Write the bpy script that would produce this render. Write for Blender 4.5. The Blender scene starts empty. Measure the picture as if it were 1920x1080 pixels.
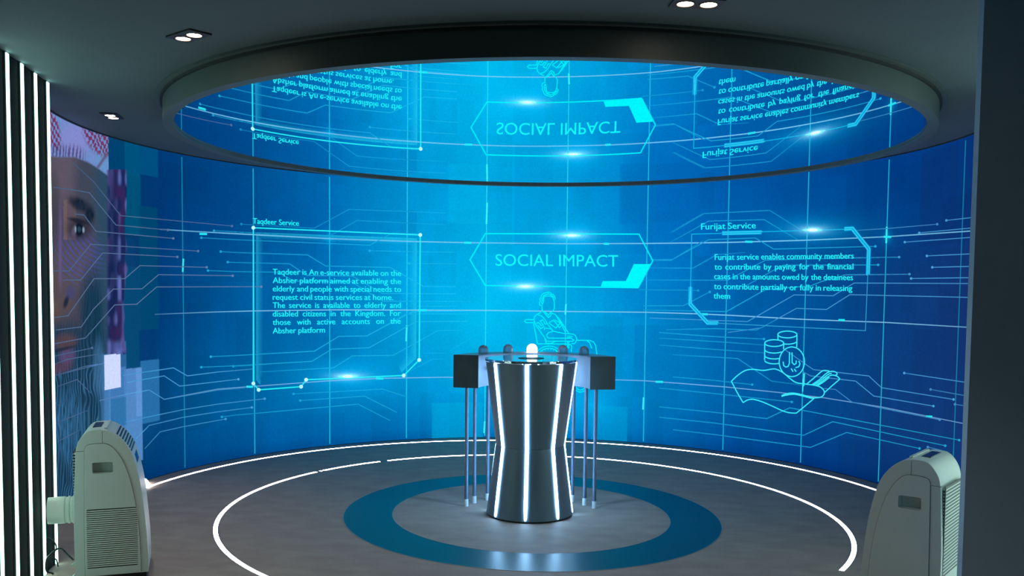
import bpy, bmesh, math, random
import numpy as np
from mathutils import Matrix, Vector
random.seed(7); rng = np.random.default_rng(7)
PI = math.pi
SC = bpy.context.scene
COL = SC.collection

# ------------------------------------------------------------------ camera
F_PX, PPY = 1727.19, 643.95
CAM = np.array([0.0, -6.7286, 1.65])
CR = np.array([0.99969791, 0.02222939, 0.0104851])
CU = np.array([-0.0117681, 0.05839429, 0.99822423])
CF = np.array([-0.02157765, 0.99804607, -0.05863825])
cd = bpy.data.cameras.new('camera'); cam = bpy.data.objects.new('camera', cd); COL.objects.link(cam)
cd.sensor_width = 36.0; cd.lens = F_PX / 1920 * 36.0; cd.shift_y = (PPY - 540) / 1920; cd.clip_start = .05
cam.matrix_world = Matrix(((CR[0], CU[0], -CF[0], CAM[0]), (CR[1], CU[1], -CF[1], CAM[1]), (CR[2], CU[2], -CF[2], CAM[2]), (0, 0, 0, 1)))
SC.camera = cam
SC.view_settings.view_transform = 'Standard'; SC.view_settings.look = 'None'
SC.view_settings.exposure = 0.0; SC.view_settings.gamma = 1.0; SC.view_settings.use_curve_mapping = False
SC.cycles.use_denoising = True
SC.cycles.max_bounces = 8; SC.cycles.sample_clamp_indirect = 12.0
# world: the dim grey of the hall behind the camera
W = bpy.data.worlds.new('hall_ambient'); SC.world = W; W.use_nodes = True
W.node_tree.nodes['Background'].inputs[0].default_value = (.32, .78, 1.0, 1)
W.node_tree.nodes['Background'].inputs[1].default_value = .04

# ------------------------------------------------------------------ helpers
def lin(c):
    c = np.asarray(c, float) / 255.0
    return np.where(c <= .04045, c / 12.92, ((c + .055) / 1.055) ** 2.4)
def L4(*c): return tuple(lin(c)) + (1.0,)

def mat(name, color, rough=.5, metal=0.0, spec=.5, emit=None, strength=0.0, coat=0.0):
    m = bpy.data.materials.new(name); m.use_nodes = True
    b = m.node_tree.nodes['Principled BSDF']
    b.inputs['Base Color'].default_value = color; b.inputs['Roughness'].default_value = rough
    b.inputs['Metallic'].default_value = metal; b.inputs['Specular IOR Level'].default_value = spec
    b.inputs['Coat Weight'].default_value = coat
    if emit: b.inputs['Emission Color'].default_value = emit; b.inputs['Emission Strength'].default_value = strength
    return m
def noise_mat(name, c1, c2, scale, rough=.5, r2=None, stretch=(1, 1, 1), metal=0.0, bump=0.0, detail=5, spec=.5):
    m = mat(name, c1, rough, metal, spec); nt = m.node_tree; b = nt.nodes['Principled BSDF']
    tc = nt.nodes.new('ShaderNodeTexCoord'); mp = nt.nodes.new('ShaderNodeMapping'); mp.inputs['Scale'].default_value = stretch
    n = nt.nodes.new('ShaderNodeTexNoise'); n.inputs['Scale'].default_value = scale; n.inputs['Detail'].default_value = detail
    rp = nt.nodes.new('ShaderNodeValToRGB'); rp.color_ramp.elements[0].color = c1; rp.color_ramp.elements[1].color = c2
    rp.color_ramp.elements[0].position = .35; rp.color_ramp.elements[1].position = .65
    nt.links.new(tc.outputs['Object'], mp.inputs[0]); nt.links.new(mp.outputs[0], n.inputs['Vector'])
    nt.links.new(n.outputs[0], rp.inputs[0]); nt.links.new(rp.outputs[0], b.inputs['Base Color'])
    if r2 is not None:
        mr = nt.nodes.new('ShaderNodeMapRange'); mr.inputs['To Min'].default_value = rough; mr.inputs['To Max'].default_value = r2
        nt.links.new(n.outputs[0], mr.inputs[0]); nt.links.new(mr.outputs[0], b.inputs['Roughness'])
    if bump:
        bp = nt.nodes.new('ShaderNodeBump'); bp.inputs['Strength'].default_value = bump; bp.inputs['Distance'].default_value = .002
        nt.links.new(n.outputs[0], bp.inputs['Height']); nt.links.new(bp.outputs[0], b.inputs['Normal'])
    return m
def emit_mat(name, color, strength):
    m = bpy.data.materials.new(name); m.use_nodes = True; nt = m.node_tree; nt.nodes.clear()
    o = nt.nodes.new('ShaderNodeOutputMaterial'); e = nt.nodes.new('ShaderNodeEmission')
    e.inputs[0].default_value = color; e.inputs[1].default_value = strength
    nt.links.new(e.outputs[0], o.inputs[0]); return m

def link(name, me, m=None, parent=None, smooth=None):
    o = bpy.data.objects.new(name, me); COL.objects.link(o)
    if m: me.materials.append(m)
    if parent: o.parent = parent
    if smooth is not None:
        me.polygons.foreach_set('use_smooth', [True] * len(me.polygons))
        try: me.set_sharp_from_angle(angle=math.radians(smooth))
        except Exception: pass
    return o
def obj(name, bm, m=None, parent=None, smooth=35, bevel=0.0, seg=2, recalc=True):
    me = bpy.data.meshes.new(name)
    if recalc: bmesh.ops.recalc_face_normals(bm, faces=bm.faces)
    bm.to_mesh(me); bm.free()
    o = link(name, me, m, parent, smooth)
    if bevel:
        md = o.modifiers.new('bevel', 'BEVEL'); md.width = bevel; md.segments = seg; md.limit_method = 'ANGLE'; md.angle_limit = math.radians(40)
    return o
def thing(name, label, cat, loc=(0, 0, 0), rz=0.0, group=None):
    o = bpy.data.objects.new(name, None); COL.objects.link(o); o.empty_display_size = .1
    o.location = loc; o.rotation_euler = (0, 0, rz); o['label'] = label; o['category'] = cat
    if group: o['group'] = group
    return o
def struct(o): o['kind'] = 'structure'; return o
def BM(): return bmesh.new()
def add_box(bm, c, s, rz=0.0, M=None):
    m = Matrix.Translation(c) @ Matrix.Rotation(rz, 4, 'Z') @ Matrix.Diagonal((s[0], s[1], s[2], 1))
    if M: m = M @ m
    bmesh.ops.create_cube(bm, size=1.0, matrix=m); return bm
def add_lathe(bm, prof, n=64, c=(0, 0, 0), closed_prof=False):
    rings = []
    for r, z in prof:
        if r < 1e-6: rings.append([bm.verts.new((c[0], c[1], c[2] + z))])
        else: rings.append([bm.verts.new((c[0] + r * math.cos(2 * PI * k / n), c[1] + r * math.sin(2 * PI * k / n), c[2] + z)) for k in range(n)])
    pairs = list(zip(rings[:-1], rings[1:]))
    if closed_prof: pairs.append((rings[-1], rings[0]))
    for a, b in pairs:
        for k in range(n):
            k2 = (k + 1) % n
            if len(a) == 1 and len(b) == 1: continue
            if len(a) == 1: bm.faces.new((a[0], b[k], b[k2]))
            elif len(b) == 1: bm.faces.new((a[k], a[k2], b[0]))
            else: bm.faces.new((a[k], a[k2], b[k2], b[k]))
    return bm
def add_prism(bm, pts, z0, z1):
    a = [bm.verts.new((x, y, z0)) for x, y in pts]; b = [bm.verts.new((x, y, z1)) for x, y in pts]
    n = len(pts)
    bm.faces.new(a); bm.faces.new(b)
    for k in range(n): bm.faces.new((a[k], a[(k + 1) % n], b[(k + 1) % n], b[k]))
    return bm
def add_tube(bm, pts, r, n=10):
    pts = [Vector(p) for p in pts]; rings = []
    for i, p in enumerate(pts):
        t = (pts[min(i + 1, len(pts) - 1)] - pts[max(i - 1, 0)]).normalized()
        up = Vector((0, 0, 1)) if abs(t.z) < .95 else Vector((1, 0, 0))
        a = t.cross(up).normalized(); b = t.cross(a)
        rr = r[i] if isinstance(r, (list, tuple)) else r
        rings.append([bm.verts.new(p + a * rr * math.cos(2 * PI * k / n) + b * rr * math.sin(2 * PI * k / n)) for k in range(n)])
    for a, b in zip(rings[:-1], rings[1:]):
        for k in range(n): bm.faces.new((a[k], a[(k + 1) % n], b[(k + 1) % n], b[k]))
    bm.faces.new(rings[0]); bm.faces.new(rings[-1]); return bm
def spline(pts, n=6):
    pts = [np.array(p, float) for p in pts]; out = []
    for i in range(len(pts) - 1):
        p0 = pts[max(i - 1, 0)]; p1 = pts[i]; p2 = pts[i + 1]; p3 = pts[min(i + 2, len(pts) - 1)]
        for k in range(n):
            t = k / n
            out.append(.5 * (2 * p1 + (p2 - p0) * t + (2 * p0 - 5 * p1 + 4 * p2 - p3) * t * t + (3 * p1 - p0 - 3 * p2 + p3) * t ** 3))
    out.append(pts[-1]); return out

# ------------------------------------------------------------------ measured places
CEIL = 2.813
WX, WY, RW = -.0758, .2104, 3.2568              # centre and radius of the round screen wall
RX, RY = .0773, -.061                           # centre of the ceiling ring
def ray(px, py):
    px = np.asarray(px, float); py = np.asarray(py, float)
    return ((px - 960) / F_PX)[..., None] * CR - ((py - PPY) / F_PX)[..., None] * CU + CF
def on_wall(px, py, r=RW):
    d = ray(px, py); q = CAM[:2] - np.array([WX, WY])
    A = (d[..., :2] ** 2).sum(-1); B = d[..., :2] @ q; C = q @ q - r * r
    s = (-B + np.sqrt(np.maximum(B * B - A * C, 0))) / A
    return CAM + d * s[..., None]
def proj(X):
    v = np.asarray(X) - CAM; z = v @ CF
    return 960 + F_PX * (v @ CR) / z, PPY - F_PX * (v @ CU) / z
def th_z(px, py):
    X = on_wall(px, py); return np.arctan2(X[..., 1] - WY, X[..., 0] - WX) % (2 * PI), X[..., 2]

# ------------------------------------------------------------------ large structure
def sub_mat_floor():
    m = noise_mat('floor_vinyl', L4(166, 144, 132), L4(178, 158, 146), 4.5, .58, .72, (1.0, 1.7, 1), bump=.05, spec=.25, detail=9)
    return m
bm = BM(); add_box(bm, (0, -2, -.05), (9.0, 12.0, .1)); floor = struct(obj('floor', bm, sub_mat_floor(), smooth=None))
M_ceil = noise_mat('ceiling_paint', L4(84, 102, 106), L4(88, 106, 110), 2.0, .7)
bm = BM(); add_box(bm, (0, -2, CEIL + .05), (9.0, 12.0, .1)); struct(obj('ceiling', bm, M_ceil, smooth=None))

M_black = noise_mat('black_panel', L4(24, 26, 26), L4(28, 30, 30), 20, .8, spec=.2)
M_side = noise_mat('dark_blue_grey_paint', L4(170, 204, 232), L4(174, 208, 236), 8, .6)
S0 = np.array([-2.66, -2.088]); SD = np.array([-.0470, .2180])          # first visible strip, step between strips
end = S0 + SD * 3.18; near = S0 - SD * 5.2
bm = BM(); add_prism(bm, [tuple(end), tuple(near), (-3.6, near[1]), (-3.6, end[1])], 0, CEIL); struct(obj('wall_left', bm, M_black, smooth=None))
mx = lambda p: (-p[0] + .0, p[1])
bm = BM(); add_prism(bm, [mx(end), mx(S0 - SD * 2.6), (3.6, (S0 - SD * 2.6)[1]), (3.6, end[1])], 0, CEIL); struct(obj('wall_right', bm, M_black, smooth=None))
bm = BM(); add_box(bm, (2.647, -3.22, CEIL / 2), (2.0, .04, CEIL)); struct(obj('wall_front', bm, M_side, smooth=None))

# hanging ring with mirror film
M_ring = noise_mat('ring_paint', L4(84, 96, 94), L4(88, 100, 98), 4, .5)
M_ringd = noise_mat('ring_shadow_gap', L4(48, 54, 54), L4(52, 58, 58), 9, .7)
M_mirror = mat('mirror_film', (.90, .95, .97, 1), .0, 1.0)
ring = thing('mirror_ceiling_disc', 'large round mirror disc in a grey drum rim hanging under the ceiling', 'ceiling feature', (RX, RY, 2.669))
bm = BM(); add_lathe(bm, [(2.4962, 0), (2.5607, 0), (2.5607, .118), (2.4962, .118)], 160, closed_prof=True); obj('drum_rim', bm, M_ring, ring)
bm = BM(); add_lathe(bm, [(2.50, .118), (2.575, .118), (2.575, .132), (2.50, .132)], 160, closed_prof=True); obj('shadow_gap', bm, M_ringd, ring)
bm = BM(); add_lathe(bm, [(2.50, .132), (2.602, .132), (2.602, .1435), (2.50, .1435)], 160, closed_prof=True); obj('ceiling_trim', bm, M_ring, ring)
bm = BM(); add_lathe(bm, [(0, .0176), (2.49, .0176), (2.4958, .022), (2.4958, .026), (0, .026)], 160); obj('mirror_film', bm, M_mirror, ring, smooth=35)

# thin dark trim at the top of the screen wall
def arc_band(bm, r0, r1, z0, z1, a0, a1, n, cx=WX, cy=WY, e=1.0, rot=0.0, cap=True):
    prev = None; first = None
    for k in range(n + 1):
        a = a0 + (a1 - a0) * k / n; vs = []
        for r, z in ((r0, z0), (r1, z0), (r1, z1), (r0, z1)):
            x, y = r * math.cos(a), e * r * math.sin(a)
            vs.append(bm.verts.new((cx + x * math.cos(rot) - y * math.sin(rot), cy + x * math.sin(rot) + y * math.cos(rot), z)))
        if prev:
            for i in range(4): bm.faces.new((prev[i], prev[(i + 1) % 4], vs[(i + 1) % 4], vs[i]))
        first = first or vs; prev = vs
    if cap: bm.faces.new(first); bm.faces.new(prev)
    return bm
A0, A1 = math.radians(-19), math.radians(206)
bm = BM(); arc_band(bm, RW - .012, RW + .06, CEIL - .008, CEIL, A0, A1, 180); struct(obj('trim_1', bm, M_ringd))
bm = BM(); arc_band(bm, RW + .001, RW + .06, 0, CEIL - .008, A0, A1, 180); struct(obj('wall_back', bm, M_black))

# floor inlay and light lines let into the floor
EA = -1.0735
M_teal = noise_mat('teal_inlay', L4(0, 70, 84), L4(0, 78, 92), 1.2, .3, .36, bump=.03, spec=.35)
bm = BM(); arc_band(bm, 1.0619, 1.4338, -.002, .0012, 0, 2 * PI, 160, 0, 0, .9423, EA, cap=False)
struct(obj('trim_2', bm, M_teal))
M_edge = mat('inlay_edge', L4(150, 140, 132), .4)
for nm, r in (('trim_3', 1.4338), ('trim_4', 1.0619)):
    bm = BM(); arc_band(bm, r - .003, r + .003, -.002, .0018, 0, 2 * PI, 160, 0, 0, .9423, EA, cap=False); struct(obj(nm, bm, M_edge))

# ------------------------------------------------------------------ lights of the place
E_floor = emit_mat('floor_led_white', (1, .94, .92, 1), 18.0)
E_strip = emit_mat('wall_led_white', (.56, 1, .90, 1), 5.5)
E_right = emit_mat('right_led_white', (.66, 1, .92, 1), 7.5)
E_pod = emit_mat('podium_led_white', (.30, .62, 1, 1), 27.0)
E_spot = emit_mat('spot_bulb', (1, .88, .72, 1), 30.0)
M_alu = mat('aluminium_channel', L4(120, 122, 124), .4, .8)

def ell(a, R, cx, cy, e):
    x, y = R * math.cos(a), e * R * math.sin(a)
    return (cx + x * math.cos(EA) - y * math.sin(EA), cy + x * math.sin(EA) + y * math.cos(EA))
def ell_angle(px, py, R, cx, cy, e):
    d = ray(px, py); P = CAM + d * (-CAM[2] / d[2]); x, y = P[0] - cx, P[1] - cy
    u = x * math.cos(EA) + y * math.sin(EA); v = -x * math.sin(EA) + y * math.cos(EA)
    return math.atan2(v / e, u) % (2 * PI)
LI = (2.3399, -.0144, .0695, .9487)
fs = thing('curved_light_strip', 'inner curved white light line set into the grey floor around the blue ring', 'floor light', (0, 0, 0), group=None)
aR = ell_angle(1578.9, 1070, *LI); aL = (ell_angle(491, 1079, *LI) + .35)
def span(a, b): return (a, b if b > a else b + 2 * PI)
ang = lambda px, py: ell_angle(px, py, *LI)
cuts = [(aR, ang(729, 864.5)), (ang(713.5, 866), ang(604, 881.7)), (ang(600.5, 882.5), ang(597.5, 883)), (ang(591, 884.5), aL)]
bm = BM(); a, b = span(aR, aL); arc_band(bm, LI[0] - .022, LI[0] + .022, -.003, .0006, a, b, 150, LI[1], LI[2], LI[3], EA); obj('channel', bm, M_alu, fs)
for c in cuts:
    a, b = span(*c); bm = BM(); arc_band(bm, LI[0] - .015, LI[0] + .015, -.002, .0014, a, b, max(3, int(60 * (b - a))), LI[1], LI[2], LI[3], EA); obj('diffuser', bm, E_floor, fs)
fo = thing('curved_light_strip', 'outer curved white light line on the floor running close along the screen wall', 'floor light', (0, 0, 0))
OX, OY, RO = -.0823, .1845, 3.0888
d = ray(278.5, 914.8); P = CAM + d * (-CAM[2] / d[2]); aE = math.atan2(P[1] - OY, P[0] - OX) % (2 * PI)
bm = BM(); arc_band(bm, RO - .02, RO + .02, -.003, .0006, math.radians(-18), aE, 140, OX, OY); obj('channel', bm, M_alu, fo)
bm = BM(); arc_band(bm, RO - .014, RO + .014, -.002, .0014, math.radians(-18), aE, 140, OX, OY); obj('diffuser', bm, E_floor, fo)
bm = BM(); h = [CAM + ray(*q) * (-CAM[2] / ray(*q)[2]) for q in ((278.5, 914.5), (277, 909), (272, 905))]
add_tube(bm, [(p[0], p[1], .012 + .006 * i) for i, p in enumerate(h)], .011, 8); obj('loose_end', bm, E_floor, fo)

def wall_strip(p, sg, label, group):
    t = thing('vertical_light_strip', label, 'strip light', (p[0], p[1], 0), 0, group)
    rz = math.atan2(SD[1], SD[0] * sg); nx = 1 if sg > 0 else -1
    n = np.array([SD[1], -SD[0] * sg]) / np.hypot(*SD) * nx
    bm = BM(); add_box(bm, (n[0] * .004, n[1] * .004, CEIL / 2), (.046, .008, CEIL - .004), rz); obj('channel', bm, M_alu, t, smooth=None)
    bm = BM(); add_box(bm, (n[0] * .008, n[1] * .008, CEIL / 2), (.034, .012, CEIL - .012), rz); obj('diffuser', bm, E_strip if sg > 0 else E_right, t, smooth=None, bevel=.003)
names = ['vertical light strip on the black wall cut by the left frame edge',
         'leftmost of the four full white vertical light strips on the black wall',
         'second full white vertical light strip from the left on the black wall',
         'third full white vertical strip on the black wall, by the white hose',
         'white vertical light strip at the far end of the black wall, nearest the portrait']
for i in range(5): wall_strip(S0 + SD * (i - 1), 1, names[i], 'strip lights on the left wall')
for i in range(5): wall_strip(np.array(mx(S0 + SD * (i - 2.0))), -1, 'white vertical light strip on the right wall behind the dark partition', 'strip lights on the right wall')

M_dark = noise_mat('spot_housing', L4(40, 40, 48), L4(46, 46, 54), 30, .45)
M_copper = mat('spot_reflector', L4(120, 84, 60), .3, .9)
def downlight(c, d, label, power=20):
    t = thing('recessed_spotlight', label, 'spotlight', (c[0], c[1], CEIL), math.atan2(d[1], d[0]), 'twin spotlights in the ceiling')
    bm = BM()
    add_box(bm, (0, 0, -.004), (.208, .115, .008)); obj('housing_plate', bm, M_dark, t, smooth=None, bevel=.002)
    for s in (-1, 1):
        bm = BM(); add_lathe(bm, [(.034, -.0082), (.039, -.0082), (.039, -.011), (.034, -.011)], 32, (s * .048, 0, 0), closed_prof=True); rf = obj('reflector', bm, M_copper, t)
        bm = BM(); add_lathe(bm, [(0, -.0105), (.032, -.0095), (.032, -.0075), (0, -.0075)], 32, (s * .048, 0, 0)); obj('bulb', bm, E_spot, t)
        ld = bpy.data.lights.new('bulb_beam', 'SPOT'); ld.energy = power; ld.color = (1, .93, .85); ld.spot_size = math.radians(95); ld.spot_blend = .9; ld.shadow_soft_size = .045
        lo = bpy.data.objects.new('bulb_beam', ld); COL.objects.link(lo); lo.parent = t; lo.location = (s * .048, 0, -.02)
downlight((-1.61, -2.41), (.079, -.064), 'larger twin spotlight in the ceiling at upper left, two lit bulbs in a dark plate')
downlight((-2.903, -.385), (-.021, .098), 'small twin spotlight in the ceiling near the top of the portrait')
downlight((.649, -2.928), (.09, .01), 'twin spotlight cut by the top edge of the photo, in front of the mirror disc')
for x, y in ((-1.2, -4.6), (1.2, -4.6)):  # two extra unseen twin spotlights, added to put warm light on the floor
    downlight((x, y), (1, 0), 'added twin spotlight above the camera, out of view, lighting the floor')

# ------------------------------------------------------------------ LED video wall
led = thing('led_video_wall', 'huge curved blue video wall showing glowing circuit graphics and service texts', 'screen', (WX, WY, 0))
LED_OFF = np.array([WX, WY, 0])
def led_material():
    m = bpy.data.materials.new('led_picture'); m.use_nodes = True; nt = m.node_tree; nt.nodes.clear()
    o = nt.nodes.new('ShaderNodeOutputMaterial'); e = nt.nodes.new('ShaderNodeEmission'); a = nt.nodes.new('ShaderNodeAttribute'); a.attribute_name = 'picture'
    # fine pixel-row grain of the panel
    tc = nt.nodes.new('ShaderNodeTexCoord'); n = nt.nodes.new('ShaderNodeTexNoise'); n.inputs['Scale'].default_value = 55; n.inputs['Detail'].default_value = 3
    mr = nt.nodes.new('ShaderNodeMapRange'); mr.inputs['From Min'].default_value = .3; mr.inputs['From Max'].default_value = .7; mr.inputs['To Min'].default_value = .93; mr.inputs['To Max'].default_value = 1.07
    nt.links.new(tc.outputs['Object'], n.inputs['Vector']); nt.links.new(n.outputs[0], mr.inputs[0]); nt.links.new(mr.outputs[0], e.inputs[1])
    nt.links.new(a.outputs['Color'], e.inputs[0]); nt.links.new(e.outputs[0], o.inputs[0])
    m.cycles.emission_sampling = 'NONE'; return m
M_led = led_material()

GX = np.array([90, 200, 300, 400, 480, 620, 760, 910, 1060, 1215, 1365, 1515, 1660, 1830.])
GT = np.unwrap(th_z(GX, np.full(len(GX), 530.))[0])[::-1]            # ascending angle = from right to left
GZ = np.array([0, .12, .5, 1.3, 1.75, 2.3, 2.82])
GC = np.array([
 [(0,40,80),(0,45,90),(0,52,108),(0,62,122),(0,72,138),(0,82,150),(0,92,160),(0,110,180),(0,112,185),(0,88,155),(0,66,138),(0,50,118),(0,42,104),(4,36,92)],
 [(0,50,90),(0,55,100),(0,60,118),(0,74,136),(0,88,155),(0,98,168),(0,112,182),(0,132,204),(0,138,208),(0,106,176),(0,80,155),(0,60,132),(8,52,116),(10,44,104)],
 [(10,60,100),(20,80,130),(5,70,124),(0,90,150),(0,100,164),(0,116,182),(0,136,202),(0,164,224),(0,162,224),(0,122,192),(0,97,167),(2,74,143),(12,60,122),(18,54,114)],
 [(20,60,90),(20,70,110),(0,60,118),(0,80,142),(0,94,160),(0,116,184),(0,162,222),(0,188,238),(0,172,230),(0,136,206),(0,102,176),(0,80,150),(10,62,126),(18,50,110)],
 [(20,60,90),(20,60,100),(0,60,118),(0,78,140),(0,94,160),(0,112,184),(0,164,226),(0,182,236),(0,164,224),(0,130,206),(0,100,176),(0,80,150),(10,62,128),(20,50,110)],
 [(20,60,90),(0,60,100),(0,55,114),(0,66,130),(0,80,148),(0,106,180),(0,152,214),(0,172,228),(0,158,218),(0,114,194),(0,94,174),(0,78,152),(0,62,132),(8,48,112)],
 [(20,60,90),(0,60,110),(0,58,118),(0,66,130),(0,80,146),(0,104,176),(0,142,206),(0,162,222),(0,148,212),(0,106,188),(0,88,168),(0,74,150),(0,60,132),(6,48,114)]], float)[:, ::-1]
GCL = lin(GC)
def rect_tz(x0, y0, x1, y1):
    t, z = th_z(np.array([x0, x1, x0, x1.__float__()]), np.array([y0, y0, y1, y1]))
    return min(t[1], t[3]), max(t[0], t[2]), (z[2] + z[3]) / 2, (z[0] + z[1]) / 2
# mosaic blocks: px rectangle, sRGB colour, opacity
BLK = [(203, 240, 234, 322, (0, 66, 112), .85), (234, 240, 262, 330, (0, 86, 128), .8), (262, 240, 295, 330, (0, 82, 130), .8), (234, 325, 262, 440, (0, 84, 122), .8), (262, 387, 294, 618, (0, 72, 112), .75),
       (234, 500, 263, 690, (6, 74, 118), .75), (262, 618, 294, 680, (0, 56, 112), .6), (264, 676, 298, 792, (42, 116, 174), .85), (234, 690, 266, 868, (84, 140, 202), .9), (206, 690, 236, 868, (70, 130, 194), .8),
       (225, 640, 236, 690, (60, 120, 180), .5), (178, 664, 206, 800, (76, 136, 196), .75), (196, 664, 225.5, 728, (206, 218, 255), 1), (208, 747, 236, 800, (40, 112, 166), .7), (255, 690, 266, 780, (104, 158, 222), .6),
       (811, 755, 905, 823, (0, 176, 226), .45), (1108, 762, 1176, 830, (0, 156, 216), .5), (1105, 612, 1215, 660, (0, 140, 206), .5), (966, 345, 1035, 460, (0, 150, 212), .45), (1115, 345, 1165, 440, (0, 150, 216), .35),
       (1161, 345, 1230, 420, (0, 112, 186), .5), (585, 630, 672, 672, (0, 104, 172), .3), (672, 392, 780, 440, (0, 120, 190), .35), (860, 440, 885, 536, (0, 170, 224), .4), (1040, 620, 1110, 700, (0, 150, 214), .4),
       (1190, 612, 1320, 700, (0, 116, 186), .35), (1300, 480, 1360, 600, (0, 92, 168), .3), (1445, 620, 1530, 800, (0, 78, 146), .3), (1730, 280, 1790, 460, (12, 46, 108), .35), (1735, 560, 1830, 690, (24, 46, 106), .4),
       (1470, 345, 1550, 460, (0, 72, 148), .25), (390, 290, 475, 420, (0, 70, 134), .3), (580, 360, 617, 430, (0, 96, 170), .3), (840, 346, 912, 420, (0, 184, 234), .35), (690, 346, 765, 392, (0, 130, 196), .3)]
BLKT = [(rect_tz(*map(float, b[:4])), lin(b[4]), b[5]) for b in BLK]
# soft flares: px centre, half sizes, colour, strength
FLR = [(1073, 441, 62, 26, .75), (1072, 441, 20, 4.5, 2.2), (985, 537, 62, 26, .75), (985, 537, 20, 4.5, 2.2), (1523, 431, 80, 26, .75), (1524, 431, 18, 5, 2.2), (652, 706, 95, 36, .8), (652, 705.5, 20, 4.5, 2.2),
       (1110, 760, 70, 40, .4), (618, 447, 7, 14, .5), (1664, 444, 8, 14, .5)]
CHASH = rng.uniform(-1, 1, (64, 64))
def base_rgb(t, z, px=None, py=None):
    """linear colour shown by the screen at angle t and height z"""
    t = np.asarray(t, float); z = np.asarray(z, float)
    ti = np.clip(np.interp(t, GT, np.arange(len(GT))), 0, len(GT) - 1.001); zi = np.clip(np.interp(z, GZ, np.arange(len(GZ))), 0, len(GZ) - 1.001)
    a = ti.astype(int); b = zi.astype(int); fa = (ti - a)[..., None]; fb = (zi - b)[..., None]
    c = GCL[b, a] * (1 - fa) * (1 - fb) + GCL[b, a + 1] * fa * (1 - fb) + GCL[b + 1, a] * (1 - fa) * fb + GCL[b + 1, a + 1] * fa * fb
    s = t * RW
    k = CHASH[(s / .31).astype(int) % 64, (z / .34).astype(int) % 64] * .05 + CHASH[(s / .17 + 9).astype(int) % 64, (z / .5 + 5).astype(int) % 64] * .04
    c = c * (1 + k[..., None])
    for (t0, t1, z0, z1), bc, al in BLKT:
        m = ((t > t0) & (t < t1) & (z > z0) & (z < z1))[..., None] * al
        c = c * (1 - m) + bc * m
    if px is None:
        px, py = proj(np.stack([WX + RW * np.cos(t), WY + RW * np.sin(t), z], -1))
    for x, y, hx, hy, st in FLR:
        g = np.exp(-np.sqrt(((px - x) / hx * 2) ** 2 + ((py - y) / hy * 2) ** 2 + .02)) * st
        g = g[..., None]; c = c * np.maximum(1 - .5 * g, 0) + lin((0, 190, 245) if st < 1 else (190, 255, 255)) * g
    return c

def mesh_np(name, V, Fq, C, parent, m=M_led):
    me = bpy.data.meshes.new(name); V = np.asarray(V, np.float32); Fq = np.asarray(Fq, np.int32); k = Fq.shape[1]
    me.vertices.add(len(V)); me.vertices.foreach_set('co', V.ravel())
    me.loops.add(Fq.size); me.loops.foreach_set('vertex_index', Fq.ravel())
    me.polygons.add(len(Fq)); me.polygons.foreach_set('loop_start', np.arange(0, Fq.size, k, dtype=np.int32))
    at = me.attributes.new('picture', 'FLOAT_COLOR', 'POINT')
    at.data.foreach_set('color', np.concatenate([C, np.ones((len(C), 1))], 1).astype(np.float32).ravel())
    me.update(calc_edges=True); me.validate()
    o = bpy.data.objects.new(name, me); COL.objects.link(o); me.materials.append(m); o.parent = parent
    return o
def grid_mesh(name, T, Z, r, colour, parent):
    tt, zz = np.meshgrid(T, Z); V = np.stack([r * np.cos(tt), r * np.sin(tt), zz], -1)
    P = V + LED_OFF; px, py = proj(P); C = colour(tt, zz, px, py)
    n = len(T); i = (np.arange(len(Z) - 1)[:, None] * n + np.arange(n - 1)[None]).ravel()
    return mesh_np(name, V.reshape(-1, 3), np.stack([i, i + n, i + n + 1, i + 1], 1), C.reshape(-1, 3), parent)
xs = np.arange(60, 1850, 2.2); T = np.unwrap(th_z(xs, np.full(len(xs), 530.))[0])[::-1]
T = np.concatenate([np.linspace(A0, T[0] - .01, 24), T, np.linspace(T[-1] + .004, A1, 40)])
T = np.where(T > 2 * PI, T - 2 * PI, T) if False else T
grid_mesh('screen_panel', T, np.linspace(.004, CEIL - .008, 270), RW, base_rgb, led)

# ---- portrait at the left end of the screen
def sm(x, a, b): return np.clip((x - a) / (b - a), 0, 1) ** 2 * (3 - 2 * np.clip((x - a) / (b - a), 0, 1))
def blob(px, py, x, y, rx, ry, rot=0.0, soft=.5):
    c, s = math.cos(rot), math.sin(rot); u = ((px - x) * c + (py - y) * s) / rx; v = (-(px - x) * s + (py - y) * c) / ry
    return 1 - sm(np.sqrt(u * u + v * v), 1 - soft, 1 + soft)
def vnoise(x, y, seed=0):
    xi = np.floor(x).astype(int); yi = np.floor(y).astype(int); fx = x - xi; fy = y - yi; fx = fx * fx * (3 - 2 * fx); fy = fy * fy * (3 - 2 * fy)
    h = lambda a, b: CHASH[(a * 7 + b * 13 + seed) % 64, (b * 5 + a * 3 + seed * 11) % 64]
    return (h(xi, yi) * (1 - fx) + h(xi + 1, yi) * fx) * (1 - fy) + (h(xi, yi + 1) * (1 - fx) + h(xi + 1, yi + 1) * fx) * fy
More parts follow.
